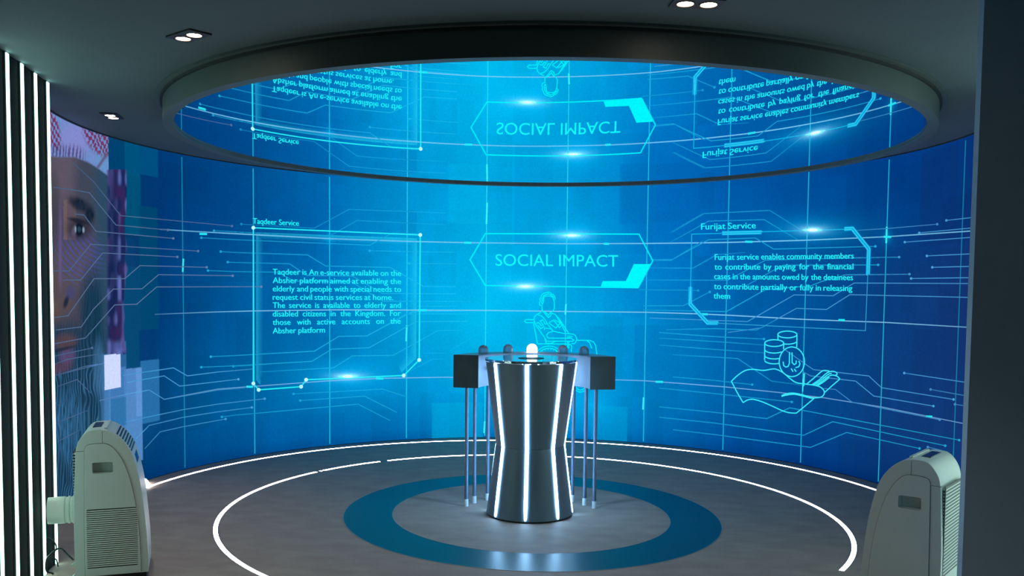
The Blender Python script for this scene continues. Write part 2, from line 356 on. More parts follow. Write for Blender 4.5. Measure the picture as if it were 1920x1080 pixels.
def portrait(t, z, px, py):
    bg = base_rgb(t, z, px, py); c = np.zeros(bg.shape)
    def put(colr, m):
        nonlocal c; m = np.clip(m, 0, 1)[..., None]; c = c * (1 - m) + lin(colr) * m
    n1 = vnoise(px / 9, py / 22, 1); n2 = vnoise(px / 3.5, py / 9, 2); n3 = vnoise(px / 2.2, py / 14, 5)
    # skin
    put((74, 70, 86), np.ones(px.shape)); put((92, 84, 100), blob(px, py, 118, 330, 36, 50)); put((62, 70, 88), blob(px, py, 170, 340, 30, 70))
    put((84, 74, 80), blob(px, py, 104, 560, 30, 60)); put((84, 78, 74), blob(px, py, 140, 500, 46, 40)); put((38, 74, 100), sm(px, 165, 192) * .85)
    put((60, 62, 70), blob(px, py, 98, 380, 14, 60) * .6)
    # moire arcs on the cheek
    d = np.hypot(px - 205, (py - 415) * 1.0)
    put((72, 78, 158), (.5 + .5 * np.sin(d * .72)) * blob(px, py, 150, 485, 42, 46) * .7)
    put((110, 90, 150), np.exp(-((px - 113) / 3.0) ** 2) * sm(py, 350, 420) * (1 - sm(py, 520, 560)) * .5)
    # lighter square, brow, eye
    put((118, 96, 96), ((px > 119) & (px < 142.5) & (py > 374) & (py < 450)) * (.3 + .35 * (px < 126)))
    put((20, 34, 54), np.maximum(blob(px, py, 150, 384, 22, 11, .5), blob(px, py, 168, 402, 9, 18, -.1)) * (.9 + .2 * n2))
    put((40, 40, 54), blob(px, py, 148, 428, 22, 20) * .75); put((92, 84, 110), blob(px, py, 141, 432, 6, 11, .3) * .9)
    put((12, 26, 44), blob(px, py, 148, 430, 8, 13, 0, .3)); put((150, 168, 190), np.maximum(blob(px, py, 141.5, 430, 1.6, 6), blob(px, py, 156.5, 431, 2, 5)) * .8)
    put((46, 84, 108), blob(px, py, 148.5, 430, 3, 5) * .7); put((28, 34, 48), blob(px, py, 146, 414, 18, 4, .25) * .9)
    # nose and mouth and beard
    put((22, 36, 56), blob(px, py, 124, 566, 4, 12, .3) * .9); put((58, 66, 130), blob(px, py, 132, 548, 9, 12) * .5); put((100, 78, 70), blob(px, py, 100, 585, 12, 22) * .6)
    beard = np.clip(np.maximum(sm(py, 575, 640), blob(px, py, 172, 600, 22, 90)) * (1 - sm(px, 186, 204)), 0, 1)
    put((14, 58, 84), beard * .9)
    strand = np.sin(px * 1.15 + 5 * vnoise(px / 30, py / 60, 3) + 4 * n1) * .5 + .5
    put((70, 130, 178), beard * strand ** 4 * sm(py, 600, 740) * (.45 + .3 * n1)); put((8, 40, 66), beard * (1 - strand) ** 4 * .6)
    put((88, 66, 72), blob(px, py, 122, 641, 22, 15, -.2) * .75); put((92, 72, 116), blob(px, py, 126, 668, 15, 13, -.5) * .8); put((96, 62, 84), blob(px, py, 112, 690, 24, 10, -.3) * .6)
    put((30, 40, 60), blob(px, py, 116, 655, 26, 3, -.25) * .8)
    put((60, 124, 176), blob(px, py, 128, 800, 30, 60) * (.3 + .3 * n3)); put((70, 120, 168), blob(px, py, 185, 690, 10, 50) * .5)
    # head cloth over the brow
    line = np.interp(px, [90, 110, 140, 165, 185, 206], [292, 294, 294, 304, 316, 332])
    cloth = 1 - sm(py, line - 3, line + 3); put((112, 140, 200), cloth); put((134, 136, 206), cloth * blob(px, py, 140, 262, 26, 30) * .8); put((96, 150, 204), cloth * blob(px, py, 196, 300, 16, 24) * .7)
    zig = np.sin(px * .8 + 1.6 * np.sign(np.sin(py * .4 + px * .12)) + 2.2 * n1) > -.2
    put((112, 26, 72), cloth * np.maximum(blob(px, py, 182, 256, 22, 40, -.5, .25), blob(px, py, 98, 240, 13, 44, -.25, .25)) * zig * .9)
    put((70, 40, 92), cloth * sm(py, line - 30, line - 12) * (np.sin(px * 1.0 + 2.5 * n1 + py * .1) > 0) * (1 - sm(px, 148, 168)) * .75)
    put((96, 60, 80), cloth * np.exp(-((px - 200 + (py - 290) * .7) / 3.5) ** 2) * (py > 285) * .8)
    # hanging side of the cloth
    side = sm(px, 198, 206) * (py > 318); put((26, 40, 88), side)
    mot = vnoise(px / 7 + 3, py / 24, 8); put((98, 112, 186), side * sm(mot, -.35, .7) * np.clip(.45 + .5 * sm(py, 420, 620) + .3 * (px > 222), 0, .95)); put((70, 36, 84), side * sm(-vnoise(px / 7, py / 24, 17), -.2, .9) * .55)
    put((18, 34, 78), side * blob(px, py, 212, 480, 8, 150) * .75)
    edge = sm(px, 233.5 + 5 * n1, 237 + 5 * n1); edge = np.where(py > 664, np.maximum(edge, sm(px, 183, 202)), edge); edge = np.where((py < 318) & (px > 203.5), 1, edge)
    edge = np.where((px > 196.5) & (py > 664), 1, edge)
    return c * (1 - edge[..., None]) + bg * edge[..., None]
xs2 = np.arange(70, 246, 1.0); T2 = np.unwrap(th_z(xs2, np.full(len(xs2), 530.))[0])[::-1]
po = grid_mesh('portrait_picture', T2, np.linspace(.006, CEIL - .01, 420), RW - .002, portrait, led)
po['label'] = 'dim portrait of a bearded man in a red checked head cloth'

# ---- line work
class Ink:
    def __init__(s): s.V = []; s.F = []; s.C = []; s.n = 0
    def quad_strip(s, L, Rr, cols, r):
        A = on_wall(L[:, 0], L[:, 1], r); B = on_wall(Rr[:, 0], Rr[:, 1], r); k = len(L)
        s.V.append(np.concatenate([A, B]) - LED_OFF); s.C.append(np.concatenate([cols, cols]))
        i = np.arange(k - 1) + s.n; s.F.append(np.stack([i, i + 1, i + 1 + k, i + k], 1)); s.n += 2 * k
    def line(s, pts, w=1.3, col=(60, 200, 245), al=.5, r=RW - .003, fade=(1, 1), closed=False, dot=''):
        p = np.array(pts, float)
        if closed: p = np.concatenate([p, p[:1]])
        d = np.diff(p, axis=0); ln = np.hypot(*d.T) + 1e-9; dn = d / ln[:, None]; nn = np.stack([-dn[:, 1], dn[:, 0]], 1)
        off = np.zeros_like(p)
        for i in range(len(p)):
            if closed and i in (0, len(p) - 1): a, b = nn[-1], nn[0]
            else: a, b = nn[max(i - 1, 0)], nn[min(i, len(nn) - 1)]
            m = a + b; m /= np.hypot(*m) + 1e-9; off[i] = m / max(m @ a, .45)
        cum = np.concatenate([[0], np.cumsum(ln)]); q = [] ; o = []; u = []
        for i in range(len(d)):
            k = max(1, int(ln[i] / 14))
            for j in range(k): q.append(p[i] + d[i] * j / k); o.append(off[i] * (1 - j / k) + off[i + 1] * j / k); u.append(cum[i] + ln[i] * j / k)
        q.append(p[-1]); o.append(off[-1]); u.append(cum[-1])
        q = np.array(q); o = np.array(o); u = np.array(u) / cum[-1]
        X = on_wall(q[:, 0], q[:, 1]); t = np.arctan2(X[:, 1] - WY, X[:, 0] - WX) % (2 * PI)
        a = (al * np.interp(u, np.linspace(0, 1, len(fade)), fade))[:, None]
        c = base_rgb(t, X[:, 2], q[:, 0], q[:, 1]) * (1 - a) + lin(col) * a
        s.quad_strip(q + o * w / 2, q - o * w / 2, c, r)
        for e in dot:
            x, y = p[0] if e == '0' else p[-1]; s.disc(x, y, 2.4, col, min(1, al * 1.25), r - .001)
    def disc(s, x, y, rr, col, al=1.0, r=RW - .004, ry=None):
        a = np.linspace(0, 2 * PI, 13)[:-1]; s.poly(np.stack([x + rr * np.cos(a), y + (ry or rr) * np.sin(a)], 1), col, al, r)
    def poly(s, pts, col, al=1.0, r=RW - .004):
        p = np.array(pts, float); c0 = p.mean(0); P = np.concatenate([p, [c0]]); X = on_wall(P[:, 0], P[:, 1], r)
        t = np.arctan2(X[:, 1] - WY, X[:, 0] - WX) % (2 * PI)
        s.V.append(X - LED_OFF); s.C.append(base_rgb(t, X[:, 2], P[:, 0], P[:, 1]) * (1 - al) + lin(col) * al)
        k = len(p); i = np.arange(k); s.F.append(np.stack([i + s.n, (i + 1) % k + s.n, np.full(k, k) + s.n, np.full(k, k) + s.n], 1)); s.n += k + 1
    def tris(s, P, faces, col, r):
        X = on_wall(P[:, 0], P[:, 1], r); s.V.append(X - LED_OFF); s.C.append(np.repeat(lin(col)[None], len(P), 0))
        f = np.asarray(faces) + s.n; s.F.append(np.concatenate([f, f[:, 2:3]], 1)); s.n += len(P)
    def build(s, name, parent=led):
        V = np.concatenate(s.V); C = np.concatenate(s.C); Fq = np.concatenate(s.F)
        me = bpy.data.meshes.new(name)
        faces = [tuple(f) if f[2] != f[3] else tuple(f[:3]) for f in Fq.tolist()]
        me.from_pydata(V.tolist(), [], faces)
        at = me.attributes.new('picture', 'FLOAT_COLOR', 'POINT'); at.data.foreach_set('color', np.concatenate([C, np.ones((len(C), 1))], 1).astype(np.float32).ravel())
        o = bpy.data.objects.new(name, me); COL.objects.link(o); me.materials.append(M_led); o.parent = parent; return o
def sc(ox, oy, k, pts): return [(ox + x / k, oy + y / k) for x, y in pts]

ink = Ink()                                   # grid of upright and level data lines
for x, y, al in ((343, 500, .25), (475.7, 500, .5), (618, 500, .55), (763.2, 500, .6), (911.5, 500, .75), (1062, 500, .7), (1212.5, 500, .55), (1363.5, 500, .5), (1511.5, 500, .5), (1660.5, 500, .5), (1799, 560, .22)):
    t, z = th_z(np.array(x), np.array(y)); zz = np.linspace(.02, CEIL - .03, 30)
    P = np.stack([WX + RW * math.cos(t) + 0 * zz, WY + RW * math.sin(t) + 0 * zz, zz], -1); px, py = proj(P)
    ink.line(list(zip(px, py)), 1.9, (40, 225, 255), al)
for (x, y0, y1) in ((912.5, 380, 420), (908, 790, 812), (1206, 745, 768), (1662, 425, 456), (343, 485, 510), (762, 610, 640), (1060.5, 570, 590), (1507, 700, 724)):
    ink.line([(x + .8, y0), (x - .4, y1)], 3.2, (60, 255, 255), .8, r=RW - .0035)
H1 = [(300, 430), (365, 434), (475, 440), (618, 447.5), (760, 452.5), (875, 455), (1063, 457), (1215, 456.5), (1300, 455.5), (1365, 454.5), (1510, 450.5), (1660, 444), (1830, 432.5)]
H2 = [(290, 589.5), (400, 585), (475, 583), (627, 581), (790, 581.5), (910, 582), (1060, 584), (1212, 585.5), (1295, 588), (1365, 591), (1510, 599), (1660, 604.5), (1820, 614)]
H3 = [(308, 748.8), (343.5, 741.6), (408.5, 729.5), (461.5, 725.4), (475.4, 724.6), (606.7, 714.6), (710.8, 709.4), (835.8, 707.3), (1000, 708.5), (1160, 712.3), (1209, 713.9), (1275, 718.8), (1360, 725.5), (1462, 736), (1545.7, 746), (1652.5, 763), (1806, 794)]
ink.line(H1, 2.2, (130, 215, 255), .75, fade=(.5, 1, .8, .9, .7, .8, 1, 1, .8, .9)); ink.line(H2, 2.0, (140, 215, 255), .75, fade=(.2, .8, 1, .9, .8, .8, 1, 1, .9, .6)); ink.line(H3, 1.8, (140, 200, 255), .65, fade=(.4, .8, 1, .9, .8, .8, 1, .8, .8, .7))
for x, y, w in ((381, 438.5, 14), (877, 455, 14), (1404, 453.2, 14), (1137, 457, 10), (792, 581.5, 16), (1578, 600, 12), (1320, 589, 14), (468, 725, 12), (712, 709.5, 14), (1236, 715.8, 14), (1742, 781, 12), (1664, 444, 14)):
    ink.line([(x - w / 2, y), (x + w / 2, y + .3)], 4, (40, 245, 255), .85, r=RW - .0035)
ink.build('data_grid_lines')

ink = Ink(); C1 = (84, 178, 238); C2 = (40, 205, 252)
A = lambda p: sc(0, 350, 4, p); B = lambda p: sc(440, 390, 4.8, p); Cc = lambda p: sc(440, 600, 4.8, p); D = lambda p: sc(1260, 390, 4.8, p)
E = lambda p: sc(1340, 600, 3.84, p); G = lambda p: sc(1580, 400, 4.91, p); H = lambda p: sc(240, 620, 4.154, p); K = lambda p: sc(80, 680, 5.4, p); Ll = lambda p: sc(80, 520, 5.4, p); N = lambda p: sc(1140, 400, 3.6, p); Q = lambda p: sc(1100, 640, 5.142, p); R3 = lambda p: sc(760, 420, 4.154, p)
for p, al, dt in (
 (A([(540, -185), (700, -40), (905, 217), (1740, 295)]), .4, '1'), (A([(400, 5), (520, 20), (670, 45), (870, 288), (1260, 325)]), .5, '1'), (A([(560, 205), (630, 213), (720, 335), (1300, 388)]), .55, '1'), (A([(385, 632), (520, 632), (680, 432), (1485, 483)]), .5, '1'),
 (A([(470, 700), (605, 700), (770, 497), (1330, 527)]), .55, '1'), (A([(385, 985), (510, 968), (705, 690), (935, 690), (1050, 592), (1550, 605)]), .6, '1'), (A([(420, 1075), (610, 1052), (700, 920), (850, 768), (1065, 766), (1190, 660), (1745, 668)]), .62, '1'),
 (A([(400, 1180), (640, 1135), (690, 1080), (860, 887), (1025, 882), (1175, 752), (1960, 750)]), .62, '1'),
 (A([(1605, 330), (1900, 347), (2100, 355)]), .4, '0'), (B([(60, 145), (715, 182), (1030, 12), (1900, 45)]), .35, '0'), (B([(0, 218), (840, 260), (1100, 113), (1900, 150)]), .35, ''),
 (B([(-300, 268), (0, 285), (1215, 335), (1420, 225), (1640, 232)]), .5, '0'), (B([(-125, 392), (0, 400), (655, 422), (820, 522), (1400, 535), (1700, 705), (1990, 709)]), .55, '0'), (B([(-62, 487), (0, 490), (495, 502), (650, 608), (1060, 612), (1330, 770), (1990, 772)]), .55, '0'),
 (B([(-240, 563), (0, 572), (385, 578), (540, 660), (1050, 662), (1330, 838), (1990, 842)]), .55, '0'), (B([(1215, 385), (1980, 399)]), .45, '0'), (B([(1570, 500), (2000, 502)]), .4, '0'), (B([(1310, 1080), (1540, 955), (1980, 950)]), .4, ''),
 (Cc([(-215, 330), (0, 320), (720, 280), (935, 148), (1190, 143), (1600, -75), (2050, -80)]), .65, '0'), (Cc([(-300, 425), (0, 412), (695, 372), (875, 262), (1210, 250), (1630, 15), (2100, 12)]), .6, '0'), (Cc([(220, 468), (890, 430), (1060, 323), (1425, 318), (1830, 95), (2050, 92)]), .55, ''),
 (Cc([(530, 665), (1330, 622), (1560, 695)]), .42, '0'), (Cc([(590, 725), (1170, 685), (1460, 832)]), .48, '0'), (Cc([(-115, 872), (0, 857), (1110, 757), (1400, 905)]), .48, '0'), (Cc([(1580, 460), (1780, 352), (1880, 352)]), .3, ''), (Cc([(1690, 298), (1905, 298)]), .3, ''),
 (H([(-40, 350), (0, 342), (110, 325), (355, 290), (462, 352), (700, 322), (980, 298)]), .65, ''), (H([(-10, 405), (0, 403), (110, 382), (282, 352), (403, 432), (860, 378)]), .62, '1'), (H([(-90, 515), (0, 492), (165, 462), (282, 535), (700, 462), (915, 445)]), .55, ''), (H([(-20, 712), (120, 680), (430, 615), (700, 572), (1065, 530)]), .5, '1'),
 (H([(60, 845), (165, 738), (430, 675), (700, 632), (965, 598)]), .5, '1'), (H([(130, 920), (250, 788), (430, 748), (760, 688)]), .45, '1'), (H([(820, 278), (1080, 262)]), .35, '0'),
 (K([(120, 130), (230, 100), (420, 40), (560, 15)]), .4, ''), (K([(140, 245), (350, 170), (490, 310)]), .4, ''), (K([(130, 445), (230, 385)]), .35, ''), (K([(130, 615), (450, 485)]), .4, ''), (K([(130, 810), (380, 680)]), .4, ''), (K([(575, 385), (690, 355), (840, 322)]), .35, ''),
 (Ll([(110, 800), (500, 715)]), .4, '1'), (Ll([(110, 885), (250, 830), (620, 768)]), .45, ''), (Ll([(110, 1000), (360, 935), (620, 870)]), .35, ''),
 (D([(0, 220), (290, 50), (880, 22), (1150, 190)]), .4, ''), (D([(0, 300), (330, 118), (830, 105), (1130, 285)]), .45, ''), (D([(-200, 465), (0, 465), (330, 285), (750, 270), (915, 370), (1830, 345)]), .5, '1'), (D([(-200, 540), (190, 540), (400, 420), (660, 400)]), .35, ''),
 (D([(-260, 648), (500, 650), (840, 470), (1250, 458), (1920, 445), (2050, 446)]), .45, ''), (D([(640, 715), (940, 545), (1000, 515), (1855, 512)]), .5, '1'), (D([(-300, 735), (235, 742)]), .3, '1'), (D([(-260, 880), (100, 880), (340, 755)]), .4, '1'), (D([(-260, 918), (490, 932), (840, 735), (1250, 700), (1350, 660), (1570, 600), (2150, 597)]), .55, ''),
 (D([(-200, 990), (680, 1022), (1100, 782), (1450, 790), (1640, 675), (2700, 680)]), .6, '1'), (D([(500, 1120), (800, 1080), (1120, 903), (1390, 913), (1600, 780), (3000, 812)]), .6, '1'),
 (E([(-350, 70), (0, 62), (300, 73), (440, 0)]), .45, ''), (E([(-400, 90), (0, 120), (355, 137)]), .45, '1'), (E([(-400, 130), (0, 155), (360, 180)]), .4, ''), (E([(-400, 180), (0, 212), (360, 237)]), .4, ''), (E([(-300, 250), (0, 267), (165, 277), (410, 440), (640, 470)]), .4, ''), (E([(500, 210), (710, 357), (1110, 403), (1200, 487), (1720, 572)]), .62, '1'),
 (E([(640, 375), (690, 402), (1015, 440), (1145, 547), (1575, 620)]), .62, '1'), (E([(770, 492), (870, 500), (990, 592), (1620, 718)]), .5, '1'), (E([(1365, 382), (1815, 450)]), .6, '0'), (E([(1555, 500), (1805, 545)]), .4, '0'), (E([(1730, 607), (1805, 618)]), .45, '0'),
 (E([(-400, 625), (0, 665), (375, 710), (540, 632), (1760, 865)]), .48, '1'), (E([(-400, 700), (0, 742), (640, 830), (850, 732), (1660, 905)]), .48, '1'), (E([(-300, 790), (0, 825), (690, 917), (950, 810), (1475, 925)]), .45, '1'), (E([(1535, 915), (1680, 950)]), .45, '0'), (E([(-300, 410), (0, 435), (270, 465)]), .4, '1'), (E([(-400, 490), (0, 530), (555, 590)]), .42, '1'),
 (G([(955, 65), (1205, 37)]), .55, '0'), (G([(130, 157), (410, 140), (870, 100)]), .42, '1'), (G([(705, 180), (1205, 133)]), .6, '0'), (G([(572, 265), (1205, 220)]), .6, '0'), (G([(-100, 412), (520, 403)]), .5, '1'), (G([(775, 392), (1200, 372)]), .62, '0'), (G([(825, 497), (1195, 488)]), .65, '0'), (G([(0, 568), (615, 560)]), .5, '1'), (G([(630, 600), (1190, 592)]), .68, '0'),
 (R3([(0, 602), (320, 603), (520, 606)]), .35, ''), (R3([(0, 640), (400, 640)]), .4, ''), (R3([(0, 700), (500, 700)]), .35, ''), (R3([(370, 970), (520, 885)]), .3, ''), (N([(310, 320), (425, 318), (640, 185)]), .35, ''), (N([(310, 368), (575, 370), (720, 290)]), .35, ''), (N([(420, 130), (640, 0)]), .25, ''), (N([(420, 195), (560, 120)]), .25, '')):
    xm = sum(q[0] for q in p) / len(p); al2 = al * (.72 if xm < 250 else 1.0 if xm < 560 or xm > 1250 else .8)
    ink.line(p, 1.7, (128, 150, 190) if xm < 250 else C1 if (xm < 460 or xm > 1500) else C2, al2, r=RW - .004, fade=(.75, 1, 1, .85) if len(dt) else (.5, 1, 1, .5), dot=dt)
ink.build('circuit_lines')

CY = (0, 250, 255)
ink = Ink(); T5 = lambda p: sc(860, 400, 4.155, p)      # title frame
ink.line(T5([(208, 158), (1405, 162), (1512, 370), (1398, 580), (208, 562), (88, 362)]), 2.4, CY, .85, r=RW - .005, closed=True)
ink.poly(T5([(1365, 395), (1495, 395), (1446, 487), (1398, 580), (1302, 528)]), CY, 1, RW - .006); ink.poly(T5([(1122, 528), (1302, 527), (1398, 580), (1107, 570)]), CY, 1, RW - .006)
for x, y in ((1072.5, 441.2), (985, 537)):
    ink.disc(x, y, 17, (150, 255, 255), .75, RW - .0055, 2.6); ink.disc(x, y, 9, (225, 255, 255), 1, RW - .0065, 2.2)
ink.build('title_frame')
ink = Ink()                                              # frame of the left service
fr = [(475, 427), (788, 440.5), (786, 675), (757, 704), (574, 712), (564.5, 725), (485, 731), (475, 719)]
ink.line(fr, 2.4, (40, 250, 255), .85, r=RW - .005, closed=True)
for x, y in fr: ink.disc(x, y, 3.6, (190, 255, 255), 1, RW - .0062)
for o, al in ((0, .4), (2.4, .3), (4.8, .2), (7.2, .13), (9.6, .07)):
    ink.line([(481.5 + o, 437 + o), (780.5 - o, 448 + o), (779 - o, 671 - o), (752 - o * .5, 697 - o)], 2.5, (40, 220, 250), al, r=RW - .0022); ink.line([(481.5 + o, 437 + o), (481.5 + o, 712 - o), (488, 720 - o)], 2.5, (40, 200, 240), al, r=RW - .0022)
ink.disc(652, 706, 20, (120, 250, 255), .7, RW - .0055, 2.8); ink.disc(652, 705.8, 10, (225, 255, 255), 1, RW - .0065, 2.4)
ink.build('service_frame')
ink = Ink()                                              # frame of the right service
ink.line([(1294.8, 540), (1297, 439), (1354, 437.5), (1428, 434.5), (1583, 430)], 1.8, (20, 200, 245), .7, r=RW - .005)
ink.line([(1345, 606), (1622.6, 620), (1627, 515)], 1.5, (60, 190, 235), .6, r=RW - .005)
for p, w in (([(1354, 437.3), (1428, 435.5)], 8), ([(1583, 429.3), (1598, 428.3), (1629, 467), (1627.3, 515)], 8), ([(1294.5, 538), (1294, 570), (1327, 605.5), (1346, 605.5)], 7.5)):
    ink.line(p, w, (10, 190, 245), .8, r=RW - .0055)
    for k in (-.22, .22): ink.line([(x + (k * w if i else 0), y - k * w) for i, (x, y) in enumerate(p)], 1.0, (80, 240, 255), .8, r=RW - .0062)
ink.disc(1523, 431.3, 20, (120, 250, 255), .7, RW - .0055, 2.8); ink.disc(1523.5, 431.3, 10, (235, 255, 255), 1, RW - .0065, 2.6)
ink.build('service_frame')

def circ(x, y, rx, ry, a0=0, a1=360, n=28): return [(x + rx * math.cos(math.radians(a0 + (a1 - a0) * k / n)), y + ry * math.sin(math.radians(a0 + (a1 - a0) * k / n))) for k in range(n + 1)]
ink = Ink(); U = lambda p: sc(960, 530, 7.2, p)          # line drawing of a person in a wheelchair
WH = ([(405, 300), (405, 372), (440, 408)], [(415, 292), (424, 250), (428, 205), (448, 182), (520, 180), (550, 200), (570, 260), (572, 350), (550, 385), (515, 405)],
 [(395, 312), (375, 302), (368, 268), (382, 250), (374, 218), (390, 196), (394, 174), (415, 150), (440, 141), (465, 134), (490, 126), (515, 132), (532, 152), (556, 160), (576, 182), (584, 215), (570, 236)],
 [(404, 290), (398, 262), (408, 240), (402, 214), (418, 196), (430, 172), (460, 160), (490, 150), (520, 162), (548, 180), (566, 205)],
 [(405, 380), (440, 412), (488, 470), (522, 448), (530, 410)], [(440, 385), (492, 442), (515, 402)], [(395, 400), (340, 425), (305, 460), (297, 500), (310, 550), (340, 602), (440, 740), (460, 820)], [(530, 412), (580, 426), (640, 492), (770, 690)], [(592, 440), (650, 530), (722, 672)],
 [(345, 430), (400, 450), (440, 490), (480, 560), (550, 650)], [(326, 548), (366, 540), (390, 580), (420, 572), (380, 516), (416, 500), (446, 560), (470, 556)], [(345, 572), (388, 622), (436, 590)], [(436, 640), (440, 612), (536, 626), (550, 652)],
 [(500, 540), (560, 505), (640, 606), (676, 570), (620, 490)], [(500, 545), (592, 612), (650, 545), (576, 500)], [(550, 655), (492, 675), (466, 708), (480, 740), (500, 750), (800, 750), (832, 776), (815, 800)], [(550, 655), (700, 685), (832, 696), (860, 720), (876, 772), (842, 825), (800, 820)], [(745, 720), (815, 728)], [(745, 740), (800, 745)],
 [(300, 500), (190, 497), (170, 517), (190, 540), (290, 540), (345, 830)], [(345, 826), (740, 828), (790, 836), (805, 860), (800, 935)], [(450, 790), (820, 790)], [(455, 755), (462, 820), (522, 820), (592, 790)], [(750, 790), (750, 880), (768, 880), (768, 790)],
 [(876, 778), (1050, 780), (1100, 800), (1130, 850), (1145, 965)], [(1020, 785), (1050, 812), (1076, 888)], circ(500, 1060, 205, 205), circ(500, 1060, 175, 175), circ(925, 1385, 92, 92), circ(925, 1385, 65, 65), [(1145, 965), (1150, 1250), (1240, 1290)])
for p in WH: ink.line(U(p), 1.8, CY, .85, r=RW - .005)
for k in range(12):
    a = math.radians(195 + k * 14); ink.line(U([(500 + 150 * math.cos(a), 1060 + 150 * math.sin(a)), (500 + 175 * math.cos(a), 1060 + 175 * math.sin(a))]), 1.2, CY, .8, r=RW - .005)
ink.build('wheelchair_drawing')
ink = Ink(); Y = lambda p: sc(1360, 610, 6, p)           # hand holding coins
HD = ([(68, 630), (130, 570), (220, 510), (310, 495), (430, 507), (540, 490), (600, 505), (660, 540), (730, 600), (800, 645), (900, 660), (1030, 680), (1090, 710), (1115, 755), (1090, 800), (1030, 815), (960, 810), (860, 780), (760, 762), (690, 770), (632, 790)],
 [(632, 800), (700, 782), (780, 776), (860, 792), (960, 818), (1000, 818)], [(200, 870), (250, 840), (310, 832), (400, 855), (520, 905), (640, 960), (720, 983), (798, 988)], [(910, 665), (1000, 590), (1080, 520), (1120, 508), (1170, 515)], [(970, 670), (1060, 610), (1130, 545), (1190, 518), (1240, 525), (1258, 548), (1240, 562)], [(990, 672), (1075, 620), (1150, 556), (1196, 540)],
 [(1020, 674), (1090, 630), (1160, 575), (1210, 560), (1260, 575), (1288, 605)], [(1040, 676), (1100, 640), (1170, 585)])
for p in HD: ink.line(Y(spline(p, 4)), 2.1, (60, 240, 255), .95, r=RW - .005)
for p in ([(68, 630), (130, 750), (200, 870)], [(798, 988), (870, 930), (1000, 820)], [(1288, 605), (1200, 680), (1115, 757)], circ(698, 103, 108, 38), [(592, 103), (592, 172)], [(806, 103), (803, 246)], circ(698, 176, 108, 36, 20, 115, 10), circ(550, 200, 107, 38), [(443, 200), (442, 390)], [(657, 200), (655, 268)], circ(550, 272, 107, 40, 40, 178, 14), circ(550, 338, 107, 40, 60, 178, 14), circ(550, 393, 107, 40, 60, 178, 14), circ(748, 410, 142, 167, n=44),
          [(722, 300), (720, 430), (705, 463), (680, 470), (656, 452), (650, 408)], [(750, 305), (752, 420), (775, 442), (796, 430), (798, 395)], [(826, 400), (840, 432), (826, 466), (788, 476)], [(740, 485), (762, 522)], [(775, 490), (797, 522)], [(875, 598), (870, 745)]):
    ink.line(Y(p), 2.1, (60, 240, 255), .95, r=RW - .0055)
ink.build('hand_and_coins_drawing')

# ---- writing
_cache = {}
def word_mesh(w, offset):
    k = (w, offset)
    if k in _cache: return _cache[k]
    cu = bpy.data.curves.new('writing', 'FONT'); cu.body = w; cu.size = 1; cu.resolution_u = 4; cu.offset = offset; cu.fill_mode = 'FRONT'; cu.dimensions = '2D'
    o = bpy.data.objects.new('writing', cu); COL.objects.link(o)
    dg = bpy.context.evaluated_depsgraph_get(); me = bpy.data.meshes.new_from_object(o.evaluated_get(dg))
    v = np.array([x.co[:2] for x in me.vertices]).reshape(-1, 2); me.calc_loop_triangles(); f = np.array([t.vertices[:] for t in me.loop_triangles]).reshape(-1, 3)
    bpy.data.objects.remove(o); bpy.data.curves.remove(cu); bpy.data.meshes.remove(me)
    _cache[k] = (v, f); return v, f
GAPW = .3
CAPH = word_mesh('T', 0.0)[0][:, 1].max()
def write(ink, text, x0, y0, x1, y1, h0, h1, col=(30, 246, 255), offset=0.0, bold=.27, cond=None, r=RW - .007):
    """one line of lettering from (x0,y0) to (x1,y1); words keep one letter width, the gaps take up the rest"""
    ws = text.split(' '); W_ = []
    for w in ws: v, f = word_mesh(w, offset); W_.append((v[:, 0].min(), v[:, 0].max()))
    hm = (h0 + h1) / 2 / CAPH; tot = x1 - x0; gap = GAPW * hm
    nat = sum(b - a for a, b in W_) * hm
    k = (tot - gap * (len(ws) - 1)) / nat
    if cond: k = min(k, cond)
    gap = (tot - nat * k) / max(1, len(ws) - 1); x = x0
    for w, (a, b) in zip(ws, W_):
        v, f = word_mesh(w, offset); X = x + (v[:, 0] - a) * hm * k; s = (X - x0) / tot
        Yy = y0 + (y1 - y0) * s - v[:, 1] / CAPH * (h0 + (h1 - h0) * s)
        for q, (dx, dy) in enumerate(((-bold, -bold * .4), (bold, bold * .4)) if bold else ((0, 0),)): ink.tris(np.stack([X + dx, Yy + dy], 1), f, col, r - .0002 * q)
        x += (b - a) * hm * k + gap
ink = Ink(); GAPW = .36; write(ink, 'SOCIAL IMPACT', 929, 498.2, 1158.9, 500, 21.5, 21.5, (20, 248, 255), bold=.12); ink.build('title_text'); GAPW = .3
ink = Ink(); write(ink, 'Taqdeer Service', 474.3, 419.2, 560.4, 423.5, 10.4, 9.8); ink.build('service_heading')
ink = Ink()
for tx, ya, xb, yb, cond in (('Taqdeer is An e-service available on the', 514.6, 751.9, 517.5, None), ('Absher platform aimed at enabling the', 530.6, 751.9, 532.6, None), ('elderly and people with special needs to', 546.3, 751.9, 547.3, None), ('request civil status services at home.', 562.2, 737, 562.5, None),
                       ('The service is available to elderly and', 577.5, 751.5, 577.2, .98), ('disabled citizens in the Kingdom. For', 593.6, 751.3, 592.2, .98), ('those with active accounts on the', 609.3, 751.1, 606.8, .98), ('Absher platform', 625.3, 609.2, 623.5, None)):
    write(ink, tx, 511.5, ya, xb, yb, 10.5, 10.3, cond=cond)
ink.build('service_text')
ink = Ink(); write(ink, 'Furijat Service', 1314.6, 430.4, 1416.9, 428.0, 11.4, 11.4); ink.build('service_heading')
ink = Ink()
